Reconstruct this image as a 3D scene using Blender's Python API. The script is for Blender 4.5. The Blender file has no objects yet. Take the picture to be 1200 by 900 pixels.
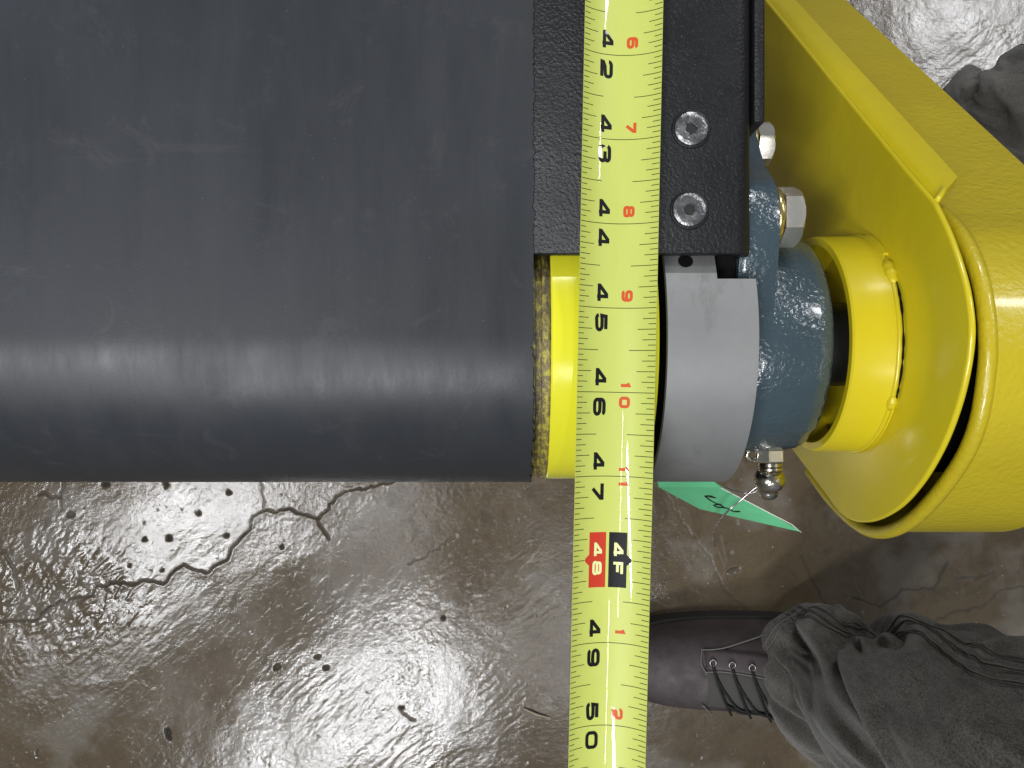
import bpy, bmesh, math, random
import numpy as np
from mathutils import Vector, Matrix
from mathutils.bvhtree import BVHTree
random.seed(7); rng = np.random.default_rng(7)
S = bpy.context.scene
H = 0.9            # camera height over the floor (m)
F = 950.0          # focal length for a 1200 px wide picture

# ------------------------------------------------------------------ camera, world, lamps, exposure
cd = bpy.data.cameras.new('camera'); cam = bpy.data.objects.new('camera', cd); S.collection.objects.link(cam)
cam.location = (0, 0, H); cd.sensor_width = 36; cd.lens = 36*F/1200; cd.clip_start = 0.01; cd.clip_end = 60
S.camera = cam
W = bpy.data.worlds.new('World'); S.world = W; W.use_nodes = True
bg = W.node_tree.nodes['Background']; bg.inputs[0].default_value = (0.80, 0.88, 1.0, 1); bg.inputs[1].default_value = 0.17
def lamp(name, loc, sx, sy, power, aim=None, col=(.97, .98, 1)):
    l = bpy.data.lights.new(name, 'AREA'); l.shape = 'RECTANGLE'; l.size = sx; l.size_y = sy; l.energy = power; l.color = col
    o = bpy.data.objects.new(name, l); S.collection.objects.link(o); o.location = loc
    if aim is not None:
        d = Vector(aim)-Vector(loc); o.rotation_euler = d.to_track_quat('-Z', 'Y').to_euler()
    return o
lamp('ceiling_lamp', (-0.66, -0.72, 4.0), 0.04, 1.0, 9)
lamp('ceiling_lamp', (0.42, -1.55, 4.0), 0.04, 0.8, 9)
lamp('ceiling_lamp', (0.6, 5.1, 4.0), 1.6, 0.30, 170)
lamp('ceiling_lamp', (3.7, 1.42, 4.0), 0.12, 0.35, 16)
lamp('ceiling_lamp', (-1.95, -0.85, 4.0), 1.6, 0.11, 78).rotation_euler = (0, 0, math.radians(33))
lamp('ceiling_lamp', (-0.90, -2.10, 4.0), 1.3, 0.16, 85).rotation_euler = (0, 0, math.radians(36))
lamp('ceiling_lamp', (2.75, 2.3, 4.0), 0.7, 0.6, 60)
S.view_settings.view_transform = 'Standard'; S.view_settings.look = 'None'
S.view_settings.exposure = 0.0; S.view_settings.gamma = 1

# ------------------------------------------------------------------ helpers
def V(x, y, D): return Vector((x/1000, y/1000, H-D/1000))           # millimetres, D = depth below the lens
def px(u, v, D): return Vector(((u-600)/F*D/1000, (450-v)/F*D/1000, H-D/1000))   # point seen at u,v at depth D mm
def pl(u, v, X):
    D = X*F/(u-600); return ((450-v)/F*D, D)                        # (y, D) on the upright plane x = X
def root(name, loc, label, cat, group=None):
    o = bpy.data.objects.new(name, None); S.collection.objects.link(o); o.location = loc; o.empty_display_size = .02
    o['label'] = label; o['category'] = cat
    if group: o['group'] = group
    return o
def base(o):
    L = Vector((0, 0, 0))
    while o is not None: L += o.location; o = o.parent
    return L
def mk(name, verts, faces, m, parent=None, smooth=False, auto=None):
    L = base(parent)
    me = bpy.data.meshes.new(name)
    me.from_pydata([tuple(Vector(v)-L) for v in verts], [], faces)
    ms = m if isinstance(m, (list, tuple)) else [m]
    for q in ms: me.materials.append(q)
    bm = bmesh.new(); bm.from_mesh(me); bmesh.ops.recalc_face_normals(bm, faces=bm.faces)
    if smooth:
        for f in bm.faces: f.smooth = True
        if auto is not None:
            for e in bm.edges:
                if len(e.link_faces) == 2 and e.calc_face_angle(0) > math.radians(auto): e.smooth = False
    bm.to_mesh(me); bm.free()
    o = bpy.data.objects.new(name, me); S.collection.objects.link(o); o.parent = parent
    return o
def bevel(o, w, seg=2, ang=35):
    b = o.modifiers.new('bevel', 'BEVEL'); b.width = w; b.segments = seg; b.limit_method = 'ANGLE'; b.angle_limit = math.radians(ang); b.harden_normals = False
    for p in o.data.polygons: p.use_smooth = True
    return o
def box(a, b):
    (x0, y0, z0), (x1, y1, z1) = a, b
    v = [(x0,y0,z0),(x1,y0,z0),(x1,y1,z0),(x0,y1,z0),(x0,y0,z1),(x1,y0,z1),(x1,y1,z1),(x0,y1,z1)]
    return v, [(0,3,2,1),(4,5,6,7),(0,1,5,4),(1,2,6,5),(2,3,7,6),(3,0,4,7)]
def boxmm(x0, x1, y0, y1, D0, D1): return box(tuple(V(x0, y0, D1)), tuple(V(x1, y1, D0)))
def join(*parts):
    vs, fs = [], []
    for v, f in parts:
        n = len(vs); vs += list(v); fs += [tuple(i+n for i in q) for q in f]
    return vs, fs
def tube(path, r, n=8, cap=True, closed=False):
    P = [Vector(p) for p in path]; vs, fs = [], []; N = len(P)
    T = []
    for i in range(N):
        a = P[(i-1) % N] if closed or i > 0 else P[i]; b = P[(i+1) % N] if closed or i < N-1 else P[i]
        T.append((b-a).normalized())
    u = T[0].orthogonal().normalized()
    for i in range(N):
        u = (u-T[i]*u.dot(T[i])).normalized(); w = T[i].cross(u); rr = r[i] if isinstance(r, (list, tuple)) else r
        for k in range(n):
            a = 2*math.pi*k/n; vs.append(P[i]+(u*math.cos(a)+w*math.sin(a))*rr)
    for i in range(N if closed else N-1):
        j = (i+1) % N
        for k in range(n): fs.append((i*n+k, i*n+(k+1) % n, j*n+(k+1) % n, j*n+k))
    if cap and not closed: fs += [tuple(range(n-1, -1, -1)), tuple((N-1)*n+k for k in range(n))]
    return vs, fs
def lathe(prof, org, axis, n=64, close=False):
    """prof: (distance along axis, radius)"""
    axis = Vector(axis).normalized(); org = Vector(org); u = axis.orthogonal().normalized(); w = axis.cross(u); vs, fs = [], []
    for s, r in prof:
        for k in range(n):
            a = 2*math.pi*k/n; vs.append(org+axis*s+(u*math.cos(a)+w*math.sin(a))*r)
    m = len(prof)
    for i in range(m if close else m-1):
        j = (i+1) % m
        for k in range(n): fs.append((i*n+k, i*n+(k+1) % n, j*n+(k+1) % n, j*n+k))
    if not close:
        if prof[0][1] > 1e-7: fs.append(tuple(range(n-1, -1, -1)))
        if prof[-1][1] > 1e-7: fs.append(tuple((m-1)*n+k for k in range(n)))
    return vs, fs
def crom(pts, n=8, closed=False):
    P = [Vector(p) for p in pts]; out = []; N = len(P)
    for i in range(N if closed else N-1):
        if closed: p0, p1, p2, p3 = P[i-1], P[i], P[(i+1) % N], P[(i+2) % N]
        else: p0, p1, p2, p3 = P[max(i-1, 0)], P[i], P[i+1], P[min(i+2, N-1)]
        for k in range(n):
            t = k/n
            out.append(.5*((2*p1)+(p2-p0)*t+(2*p0-5*p1+4*p2-p3)*t*t+(3*p1-p0-3*p2+p3)*t**3))
    if not closed: out.append(P[-1])
    return out
def prism(poly, x0, x1):
    """poly of (y, D) mm extruded between x0 and x1 mm"""
    n = len(poly); vs = [V(x0, y, D) for y, D in poly]+[V(x1, y, D) for y, D in poly]
    fs = [tuple(range(n)), tuple(range(2*n-1, n-1, -1))]+[(i, (i+1) % n, n+(i+1) % n, n+i) for i in range(n)]
    return vs, fs

# ------------------------------------------------------------------ materials
def mat(name, col, rough=.5, metal=0, spec=.5, coat=0, coat_r=.1):
    m = bpy.data.materials.new(name); m.use_nodes = True; b = m.node_tree.nodes['Principled BSDF']
    b.inputs['Base Color'].default_value = (*col, 1); b.inputs['Roughness'].default_value = rough; b.inputs['Metallic'].default_value = metal
    b.inputs['Specular IOR Level'].default_value = spec; b.inputs['Coat Weight'].default_value = coat; b.inputs['Coat Roughness'].default_value = coat_r
    m['n'] = 0
    return m
class G:
    def __init__(s, m):
        s.t = m.node_tree; s.b = s.t.nodes['Principled BSDF']; s.tc = s.t.nodes.new('ShaderNodeTexCoord')
    def N(s, k): return s.t.nodes.new('ShaderNode'+k)
    def L(s, a, b): s.t.links.new(a, b)
    def noise(s, scale, detail=4, rough=.55, stretch=None, dist=0, rot=None):
        n = s.N('TexNoise'); n.inputs['Scale'].default_value = scale; n.inputs['Detail'].default_value = detail; n.inputs['Roughness'].default_value = rough; n.inputs['Distortion'].default_value = dist
        if stretch or rot:
            mp = s.N('Mapping'); mp.inputs['Scale'].default_value = stretch or (1,1,1); mp.inputs['Rotation'].default_value = rot or (0,0,0)
            s.L(s.tc.outputs['Object'], mp.inputs[0]); s.L(mp.outputs[0], n.inputs[0])
        else: s.L(s.tc.outputs['Object'], n.inputs[0])
        return n.outputs['Fac']
    def vor(s, scale, feature='F1'):
        n = s.N('TexVoronoi'); n.feature = feature; n.inputs['Scale'].default_value = scale; s.L(s.tc.outputs['Object'], n.inputs[0]); return n.outputs['Distance']
    def ramp(s, fac, stops):
        r = s.N('ValToRGB'); e = r.color_ramp.elements
        while len(e) < len(stops): e.new(.5)
        for q, (p, c) in zip(e, stops):
            q.position = p; q.color = (*c, 1) if isinstance(c, tuple) else (c, c, c, 1)
        s.L(fac, r.inputs[0]); return r.outputs[0]
    def mix(s, fac, a, b, mode='MIX'):
        n = s.N('MixRGB'); n.blend_type = mode
        for i, x in zip((0, 1, 2), (fac, a, b)):
            if hasattr(x, 'links'): s.L(x, n.inputs[i])
            elif i == 0: n.inputs[0].default_value = x
            else: n.inputs[i].default_value = (*x, 1) if isinstance(x, tuple) else (x, x, x, 1)
        return n.outputs[0]
    def math(s, op, a, b=0):
        n = s.N('Math'); n.operation = op
        for i, x in enumerate((a, b)):
            if hasattr(x, 'links'): s.L(x, n.inputs[i])
            else: n.inputs[i].default_value = x
        return n.outputs[0]
    def attr(s, name):
        n = s.N('Attribute'); n.attribute_name = name; return n.outputs['Fac']
    def bump(s, *layers):
        prev = None
        for h, dist, st in layers:
            b = s.N('Bump'); b.inputs['Distance'].default_value = dist; b.inputs['Strength'].default_value = st; s.L(h, b.inputs['Height'])
            if prev: s.L(prev, b.inputs['Normal'])
            prev = b.outputs[0]
        s.L(prev, s.b.inputs['Normal'])
    def col(s, c): s.L(c, s.b.inputs['Base Color'])
    def rough(s, c): s.L(c, s.b.inputs['Roughness'])
    def xyz(s):
        n = s.N('SeparateXYZ'); s.L(s.tc.outputs['Object'], n.inputs[0]); return n.outputs

# belt rubber
m_belt = mat('belt_rubber', (.06,.062,.066), .42, spec=.4); g = G(m_belt)
c = g.ramp(g.noise(5, 5, .6), [(.3, (.024,.026,.028)), (.7, (.034,.037,.044))])
streak = g.ramp(g.noise(26, 6, .65, (1.6, .16, 1)), [(.5, 0.0), (.78, 1.0)])
c = g.mix(g.math('MULTIPLY', streak, .07), c, (.14,.14,.15))
scuff = g.ramp(g.noise(9, 9, .78, (.25, 2.2, 1), rot=(0,0,.12)), [(.60, 0.0), (.76, 1.0)])
c = g.mix(g.math('MULTIPLY', scuff, .16), c, (.17,.165,.16))
sc2 = g.ramp(g.noise(22, 8, .75, dist=1.2), [(.64, 0.0), (.74, 1.0)])
c = g.mix(g.math('MULTIPLY', sc2, .30), c, (.02,.02,.022))
fine = g.ramp(g.noise(55, 9, .82, dist=.6), [(.55, 0.0), (.72, 1.0)])
c = g.mix(g.math('MULTIPLY', fine, .16), c, (.15,.15,.155))
speck = g.ramp(g.vor(140), [(.0, 1.0), (.035, 0.0)])
c = g.mix(g.math('MULTIPLY', speck, .35), c, (.3,.3,.3))
g.col(c)
g.rough(g.ramp(g.noise(30, 8, .7, (1.3, .25, 1)), [(.32, .33), (.7, .58)]))
g.bump((g.noise(1500, 2), .0001, .15), (g.noise(60, 6, .7, (1, .3, 1)), .0004, .2))
m_beltedge = mat('belt_edge', (.012,.012,.012), .9)
# textured black powder coat
m_black = mat('black_powder_coat', (.010,.010,.011), .42, spec=.35); g = G(m_black)
g.bump((g.noise(1100, 2, .5), .0003, .8))
g.rough(g.ramp(g.noise(60, 5), [(.3, .33), (.7, .5)]))
m_blackflat = mat('black_steel_and_shade', (.006,.006,.006), .8, spec=.1)  # inner parts; also colours the fillers that stand in for shade
# yellow paints
def yellow(name, c1, c2, peel, bs, rough):
    m = mat(name, c1, rough, coat=.35, coat_r=.12); g = G(m)
    c = g.mix(g.ramp(g.noise(18, 5, .6), [(.3, 0.0), (.7, 1.0)]), c1, c2)
    chips = g.ramp(g.noise(260, 5, .7), [(.735, 0.0), (.76, 1.0)])
    reg = g.ramp(g.noise(28, 3), [(.56, 0.0), (.64, 1.0)])
    c = g.mix(g.math('MULTIPLY', chips, reg), c, (.09,.06,.02)); g.col(c)
    g.bump((g.noise(peel, 2, .5), .0006, bs), (g.noise(40, 3), .0015, .3)); return m
m_arm = yellow('yellow_arm_paint', (.54,.43,.013), (.49,.385,.013), 480, .55, .34)
m_plate = yellow('yellow_plate_paint', (.70,.575,.014), (.66,.535,.014), 220, .08, .28)
m_drum = yellow('yellow_pulley_paint', (.82,.79,.03), (.79,.76,.03), 150, .04, .2)
m_dirty = mat('oily_dirty_yellow_paint', (.3,.25,.03), .35); g = G(m_dirty)
a = g.ramp(g.noise(800, 6, .75, (1, .5, .5)), [(.47, 0.0), (.58, 1.0)])
b_ = g.ramp(g.noise(90, 4, .6, (2.5, .25, .25)), [(.35, 0.0), (.62, 1.0)])
c = g.mix(b_, (.02,.016,.01), (.17,.13,.05)); c = g.mix(g.math('MULTIPLY', a, b_), c, (.45,.39,.05)); g.col(c)
g.bump((g.noise(500, 5, .7), .0008, .7))
# steel guard
m_steel = mat('grey_steel', (.33,.34,.35), .5, metal=.45); g = G(m_steel)
c = g.ramp(g.noise(30, 6, .6), [(.3, (.225,.225,.222)), (.7, (.285,.285,.28))])
c = g.mix(g.ramp(g.noise(70, 7, .75, (1, .35, 1)), [(.56, 0.0), (.72, .6)]), c, (.14,.13,.12)); g.col(c)
g.rough(g.ramp(g.noise(80, 6, .7), [(.3, .46), (.7, .6)])); g.bump((g.noise(1400, 3), .0001, .2))
# blue cast
m_blue = mat('blue_grey_enamel', (.075,.13,.175), .2, spec=.6, coat=.5, coat_r=.08); g = G(m_blue)
g.col(g.ramp(g.noise(40, 4), [(.3, (.038,.062,.076)), (.7, (.050,.077,.092))]))
g.bump((g.noise(560, 2, .5), .0010, .42), (g.noise(110, 3), .0014, .30))
m_seal = mat('dark_seal', (.008,.014,.014), .45)
m_zinc = mat('zinc_plated_steel', (.62,.59,.52), .3, metal=.85); g = G(m_zinc)
g.col(g.ramp(g.noise(90, 4), [(.3, (.58,.55,.46)), (.7, (.72,.69,.62))])); g.bump((g.noise(700, 3), .0002, .4))
m_zyel = mat('yellow_chromate', (.62,.5,.2), .25, metal=.9)
m_chrome = mat('bright_nickel', (.66,.63,.56), .14, metal=1); g = G(m_chrome)
g.col(g.ramp(g.noise(260, 5, .7), [(.35, (.36,.32,.25)), (.6, (.68,.65,.58))])); g.rough(g.ramp(g.noise(300, 5), [(.35, .34), (.65, .12)]))
m_screw = mat('worn_black_steel', (.2,.2,.2), .3, metal=.8); g = G(m_screw)
g.col(g.mix(g.ramp(g.noise(330, 5, .6), [(.42, 0.0), (.62, 1.0)]), (.16,.16,.16), (.34,.34,.33))); g.bump((g.noise(800, 3), .0004, .6))
m_sock = mat('socket_shade', (.05,.048,.045), .4, metal=.6)  # dark tone standing in for shade inside the screw sockets
m_shaft = mat('oiled_shaft', (.06,.06,.055), .35, metal=.6)
# tape
m_tape = mat('lime_tape_lacquer', (.66,.70,.105), .42, spec=.3, coat=.6, coat_r=.03); g = G(m_tape)
g.col(g.ramp(g.noise(60, 6, .7, (1, .3, 1)), [(.3, (.53,.59,.125)), (.7, (.58,.63,.145))]))
m_back = mat('tape_back', (.5,.5,.06), .4)
m_ink = mat('black_tape_ink', (.006,.006,.007), .5, spec=.2, coat=.35, coat_r=.03)
m_tick = mat('tick_ink', (.035,.04,.008), .5, spec=.2, coat=.3, coat_r=.03)
m_red = mat('red_tape_ink', (.62,.09,.02), .5, spec=.2, coat=.35, coat_r=.03)
m_redb = mat('red_block_ink', (.55,.045,.02), .5, spec=.2, coat=.35, coat_r=.03)
m_pale = mat('pale_tape_ink', (.78,.80,.36), .5, spec=.2, coat=.35, coat_r=.03)
# tag
m_green = mat('green_tag_card', (.12,.62,.25), .6); g = G(m_green); g.col(g.ramp(g.noise(120, 3), [(.3, (.15,.63,.30)), (.7, (.18,.69,.34))]))
m_white = mat('paper_edge', (.8,.76,.72), .7)
m_marker = mat('black_marker', (.005,.006,.005), .5)
m_wire = mat('wire', (.55,.5,.5), .25, metal=.9)
# clothing
m_denim = mat('charcoal_work_denim', (.05,.047,.04), .95, spec=.1); g = G(m_denim)
c = g.ramp(g.noise(9, 6, .65), [(.34, (.020,.016,.010)), (.66, (.108,.090,.062))])
c = g.mix(.6, c, g.ramp(g.noise(700, 4, .8), [(.40, (.010,.010,.008)), (.62, (.24,.235,.21))]))
c = g.mix(.2, c, g.ramp(g.noise(130, 6, .75, (1, 1, .35)), [(.42, (.012,.010,.008)), (.60, (.22,.205,.175))]))
lighten = g.attr('lighten'); c = g.mix(lighten, c, (.23,.222,.20)); g.col(c)  # paler tone on fold crests and one side near the cuff
g.b.inputs['Sheen Weight'].default_value = .25
g.bump((g.noise(900, 4, .7), .0008, .8))
m_stitch = mat('grey_stitching', (.15,.145,.13), .9)
m_stitchd = mat('dark_stitching', (.025,.024,.02), .9)
m_boot = mat('dark_brown_leather', (.05,.042,.044), .55); g = G(m_boot)
g.col(g.ramp(g.noise(22, 6, .65), [(.3, (.030,.022,.022)), (.7, (.072,.056,.058))])); g.rough(g.ramp(g.noise(60, 5), [(.3, .5), (.7, .75)]))
g.bump((g.noise(350, 5, .65), .0008, .5), (g.noise(50, 4), .002, .4))
m_tongue = mat('boot_tongue', (.06,.057,.05), .85); g = G(m_tongue); g.bump((g.noise(500, 4), .0008, .8))
m_sole = mat('boot_rubber', (.014,.013,.012), .75)
m_lace = mat('black_lace', (.008,.008,.008), .8)
m_eyelet = mat('eyelet_metal', (.3,.29,.27), .35, metal=.9)
m_wood = mat('dry_wood', (.4,.33,.22), .7)
m_grit = mat('pale_grit', (.5,.46,.38), .7)
# floor concrete
m_floor = mat('polished_worn_concrete', (.2,.18,.15), .3, spec=.42); g = G(m_floor)
big = g.ramp(g.noise(3.2, 5, .6), [(.32, 0.0), (.68, 1.0)])
c = g.mix(big, (.078,.054,.028), (.122,.092,.057))
c = g.mix(g.ramp(g.noise(11, 8, .68, dist=.8), [(.35, 0.0), (.72, .6)]), c, (.150,.122,.084))
c = g.mix(g.ramp(g.noise(26, 8, .7, dist=1.5), [(.50, 0.0), (.75, .6)]), c, (.040,.032,.022))
c = g.mix(g.ramp(g.noise(260, 6, .7), [(.3, .4), (.6, 0.0)]), c, (.07,.058,.045))
c = g.mix(g.attr('pale'), c, (.22,.205,.18))
c = g.mix(g.attr('dirt'), c, (.012,.010,.008))
g.col(c)
r = g.ramp(g.noise(7, 6, .6), [(.36, .09), (.66, .20)])
g.rough(g.mix(g.attr('dirt'), r, .9))
g.bump((g.noise(420, 4, .65), .0006, .17), (g.noise(150, 6, .65, (1, 2.2, 1), rot=(0,0,.7)), .0010, .12))

# ------------------------------------------------------------------ floor, one sheet with real relief
def axis_coords(lo, hi, step, far):
    c = list(np.arange(lo, hi+step/2, step)); s = step*2
    a = lo
    left = []
    while a > -far: a -= s; left.append(a); s *= 1.5
    s = step*2; a = hi; right = []
    while a < far: a += s; right.append(a); s *= 1.5
    return np.array(left[::-1]+c+right)
gx = axis_coords(-.585, .585, .0013, 9); gy = axis_coords(-.44, .44, .0013, 9)
X, Y = np.meshgrid(gx, gy)
def vnoise(x, y, seed):
    r = np.random.default_rng(seed); T = r.random((256, 256))
    xi = np.floor(x).astype(int); yi = np.floor(y).astype(int); fx = x-xi; fy = y-yi
    fx = fx*fx*(3-2*fx); fy = fy*fy*(3-2*fy)
    t = lambda a, b: T[a % 256, b % 256]
    return (t(xi, yi)*(1-fx)+t(xi+1, yi)*fx)*(1-fy)+(t(xi, yi+1)*(1-fx)+t(xi+1, yi+1)*fx)*fy
def fbm(x, y, seed, octv=4, gain=.5):
    s = 0; a = 1; tot = 0
    for k in range(octv): s = s+a*vnoise(x*2**k, y*2**k, seed+k); tot += a; a *= gain
    return s/tot
def fpx(u, v): return ((u-600)/F*H, (450-v)/F*H)
ang = math.radians(42); Xr = X*math.cos(ang)+Y*math.sin(ang); Yr = -X*math.sin(ang)+Y*math.cos(ang)
wx = fbm(X*9, Y*9, 50, 3)*.02
Z = (fbm(X*5, Y*5, 1, 3)-.5)*.0045
Z += (fbm(X*45, Y*45, 11, 4, .55)-.5)*.00045
Z += (fbm((Xr+wx)*55, (Yr+wx)*270, 21, 3, .65)-.5)*.00034*np.clip(fbm(X*7, Y*7, 31, 3)*4.2-1.7, .12, 1)
Z += (fbm(X*330, Y*330, 41, 2, .6)-.5)*.00027*np.clip(fbm(X*9, Y*9, 45, 3)*3-1.0, .3, 1)
dirt = np.zeros_like(X); pale = np.zeros_like(X)
def polydist(pts):
    d = np.full_like(X, 1e9)
    for (x0, y0), (x1, y1) in zip(pts[:-1], pts[1:]):
        L2 = (x1-x0)**2+(y1-y0)**2+1e-12
        t = np.clip(((X-x0)*(x1-x0)+(Y-y0)*(y1-y0))/L2, 0, 1)
        d = np.minimum(d, np.hypot(X-x0-t*(x1-x0), Y-y0-t*(y1-y0)))
    return d
jit = (fbm(X*120, Y*120, 61, 3)-.5)*.006
def crack(pp, w, depth, dark):
    global Z, dirt
    pts = [fpx(*p) for p in pp]; q = []
    for a, b in zip(pts[:-1], pts[1:]):
        n = max(2, int(math.hypot(b[0]-a[0], b[1]-a[1])/.0045))
        for k in range(n): q.append((a[0]+(b[0]-a[0])*k/n+rng.normal()*.0011, a[1]+(b[1]-a[1])*k/n+rng.normal()*.0011))
    q.append(pts[-1]); d = polydist(q)
    wv = w*(.55+.9*fbm(X*40, Y*40, int(rng.integers(999)), 2))
    k = np.clip(1-d/wv, 0, 1); dirt = np.maximum(dirt, np.clip(k*1.8, 0, 1)*dark); Z = Z-k*depth
    Z += np.exp(-(d/.006)**2)*.0004*(dark > .9)*.4
crack([(-40,726),(0,728),(40,727),(62,708),(95,700),(108,697),(112,688),(130,683),(155,685),(165,680),(190,684),(196,680),(205,668),(215,662),(240,671),(265,658),(272,640),(282,630),(292,620),(297,605),(310,597),(325,599),(340,596),(355,602),(373,607),(385,596),(393,583),(405,577),(440,568),(500,556)], .00105, .0020, .92)
crack([(373,607),(378,620),(386,632)], .0016, .002, .7)
crack([(0,640),(14,665),(20,690)], .002, .002, .5)
crack([(45,578),(70,582),(76,562),(80,545)], .0018, .002, .6); crack([(70,582),(72,598)], .0015, .001, .5)
crack([(310,597),(308,570),(300,540)], .0012, .0006, .4)
crack([(480,660),(510,645),(535,628)], .0012, .001, .45)
crack([(1000,700),(1030,712),(1060,690),(1095,690),(1110,660)], .0022, .0005, .6)
crack([(1095,728),(1120,715),(1150,712),(1175,690),(1200,688)], .0018, .0004, .5)
crack([(1120,678),(1150,676),(1165,670)], .0018, .0004, .45)
crack([(770,560),(800,610),(830,650),(850,690),(880,720)], .0012, .0004, .35)
crack([(938,650),(955,690),(980,725),(1020,745)], .0014, .0003, .4)
crack([(470,733+100),(487,845)], .0012, .001, .8)
def pit(u, v, rx, ry=None, a=0, dark=.9, depth=.002):
    global Z, dirt
    x, y = fpx(u, v); ry = (ry or rx)*.72; rx = rx*.72; c, s = math.cos(a), math.sin(a); k = H/F
    dx = (X-x)*c+(Y-y)*s; dy = -(X-x)*s+(Y-y)*c
    d = np.hypot(dx/(rx*k), dy/(ry*k))+(fbm(X*330, Y*330, 71, 2)-.5)*1.3
    m = np.clip((1.15-d)/.3, 0, 1); dirt = np.maximum(dirt, m*dark); Z = Z-m*depth
    pale_m = np.clip(1-np.abs(d-1.35)/.3, 0, 1)*.25
    np.maximum(pale, pale_m, out=pale)
for p in [(198,860,5,9,.2),(170,632,3),(199,631,4),(266,628,4),(83,603,6,4,0,.6),(233,601,3),(330,641,3),(125,567,5),(195,568,4),(268,577,3),(325,782,7,4,.6,.7),(520,724,3),(152,663,2),(190,668,2),(383,783,4,3,0,.7),(372,770,5,3,0,.5),(44,882,2,6,0,.6),(470,830,3,2),(860,668,9,5,.3,.45),(150,732,2)]: pit(*p)
for k in range(130):
    u, v = rng.uniform(0, 640), rng.uniform(568, 900); pit(u, v, rng.uniform(.5, 1.3), rng.uniform(.5, 1.8), rng.uniform(0,3), .6, .0005)
for k in range(60):
    u, v = rng.uniform(760, 1200), rng.uniform(540, 900); pit(u, v, rng.uniform(.8, 1.5), None, 0, .5, .0007)
# spalled rough patch and scratches
x, y = fpx(60, 690); m = np.exp(-(((X-x)/.075)**2+((Y-y)/.055)**2)); Z += m*(np.abs(fbm((Xr)*60, Yr*110, 81, 4, .6)-.5)-.1)*.005
def scratch(p, q, w=.0012, a=.6):
    d = polydist([fpx(*p), fpx(*q)]); np.maximum(pale, np.clip(1-d/w, 0, 1)*a*np.clip(fbm(X*90, Y*90, 91, 2)*2-.4, 0, 1), out=pale)
for p, q in [((206,700),(150,788)),((211,703),(158,788)),((214,710),(160,780)),((388,650),(382,718)),((120,845),(155,832)),((160,838),(185,825)),((835,630),(850,665)),((845,628),(852,660)),((795,640),(812,668)),((800,645),(826,672)),((848,672),(852,690)),((810,690),(830,700)),((1000,680),(1013,706)),((760,700),(790,715))]: scratch(p, q)
for k in range(60):
    u, v = rng.uniform(0, 1200), rng.uniform(560, 900); x, y = fpx(u, v)
    d = np.hypot(X-x, Y-y)/rng.uniform(.0012, .0028); np.maximum(pale, np.clip(1.3-d, 0, 1)*.8, out=pale)
blot = np.clip(fbm(X*14, Y*14, 101, 5, .6)*3.2-1.75, 0, .5); np.maximum(pale, blot*.8, out=pale)
Z = np.where((np.abs(X) > .62) | (np.abs(Y) > .47), Z*.3, Z)
nx, ny = len(gx), len(gy)
co = np.stack([X, Y, Z], -1).reshape(-1, 3).astype(np.float32)
idx = np.arange(nx*ny).reshape(ny, nx); quads = np.stack([idx[:-1, :-1], idx[:-1, 1:], idx[1:, 1:], idx[1:, :-1]], -1).reshape(-1).astype(np.int32)
me = bpy.data.meshes.new('floor'); nf = len(quads)//4
me.vertices.add(nx*ny); me.vertices.foreach_set('co', co.ravel()); me.loops.add(len(quads)); me.loops.foreach_set('vertex_index', quads)
me.polygons.add(nf); me.polygons.foreach_set('loop_start', np.arange(0, nf*4, 4, dtype=np.int32)); me.update(calc_edges=True)
me.polygons.foreach_set('use_smooth', np.ones(nf, dtype=bool))
for nm, ar in (('dirt', dirt), ('pale', pale)):
    at = me.attributes.new(nm, 'FLOAT', 'POINT'); at.data.foreach_set('value', ar.ravel().astype(np.float32))
me.materials.append(m_floor)
fl = bpy.data.objects.new('floor', me); S.collection.objects.link(fl); fl['kind'] = 'structure'; fl['label'] = 'worn shiny brown-grey cracked concrete floor'

# ------------------------------------------------------------------ conveyor
AY, AD = 14.3, 294.0            # pulley axis (y, D) in mm, axis along x
XA = V(0, AY, AD)  # belt, pulley, guard, bearing and arm numbers below are scaled up about the camera
conv = root('conveyor', (-.3, .3, 0), 'belt conveyor tail end with black rubber belt, yellow pulley and black side rail', 'conveyor')
# belt: closed loop, solid, with ragged edge
def loop(R, n=72):
    p = []
    ys = np.linspace(620, AY, 60)
    p += [(y, AD-R) for y in ys]
    p += [(AY-R*math.sin(a), AD-R*math.cos(a)) for a in np.linspace(0, math.pi, n)[1:]]
    p += [(y, AD+R) for y in np.linspace(AY, 620, 20)[1:]]
    return p
xe = 6.5
def densify(pr, step):
    out = []
    for a, b in zip(pr[:-1], pr[1:]):
        n = max(1, int(math.hypot(b[0]-a[0], b[1]-a[1])/step)); out += [(a[0]+(b[0]-a[0])*k/n, a[1]+(b[1]-a[1])*k/n) for k in range(n)]
    return out+[pr[-1]]
ro = densify(loop(49.5), .8); k_ = len(ro); ri = []
for i in range(k_):
    a = ro[max(0, i-1)]; b = ro[min(k_-1, i+1)]; t = (b[0]-a[0], b[1]-a[1]); L = math.hypot(*t); ri.append((ro[i][0]+t[1]/L*3.2*1, ro[i][1]-t[0]/L*3.2*1))
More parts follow.
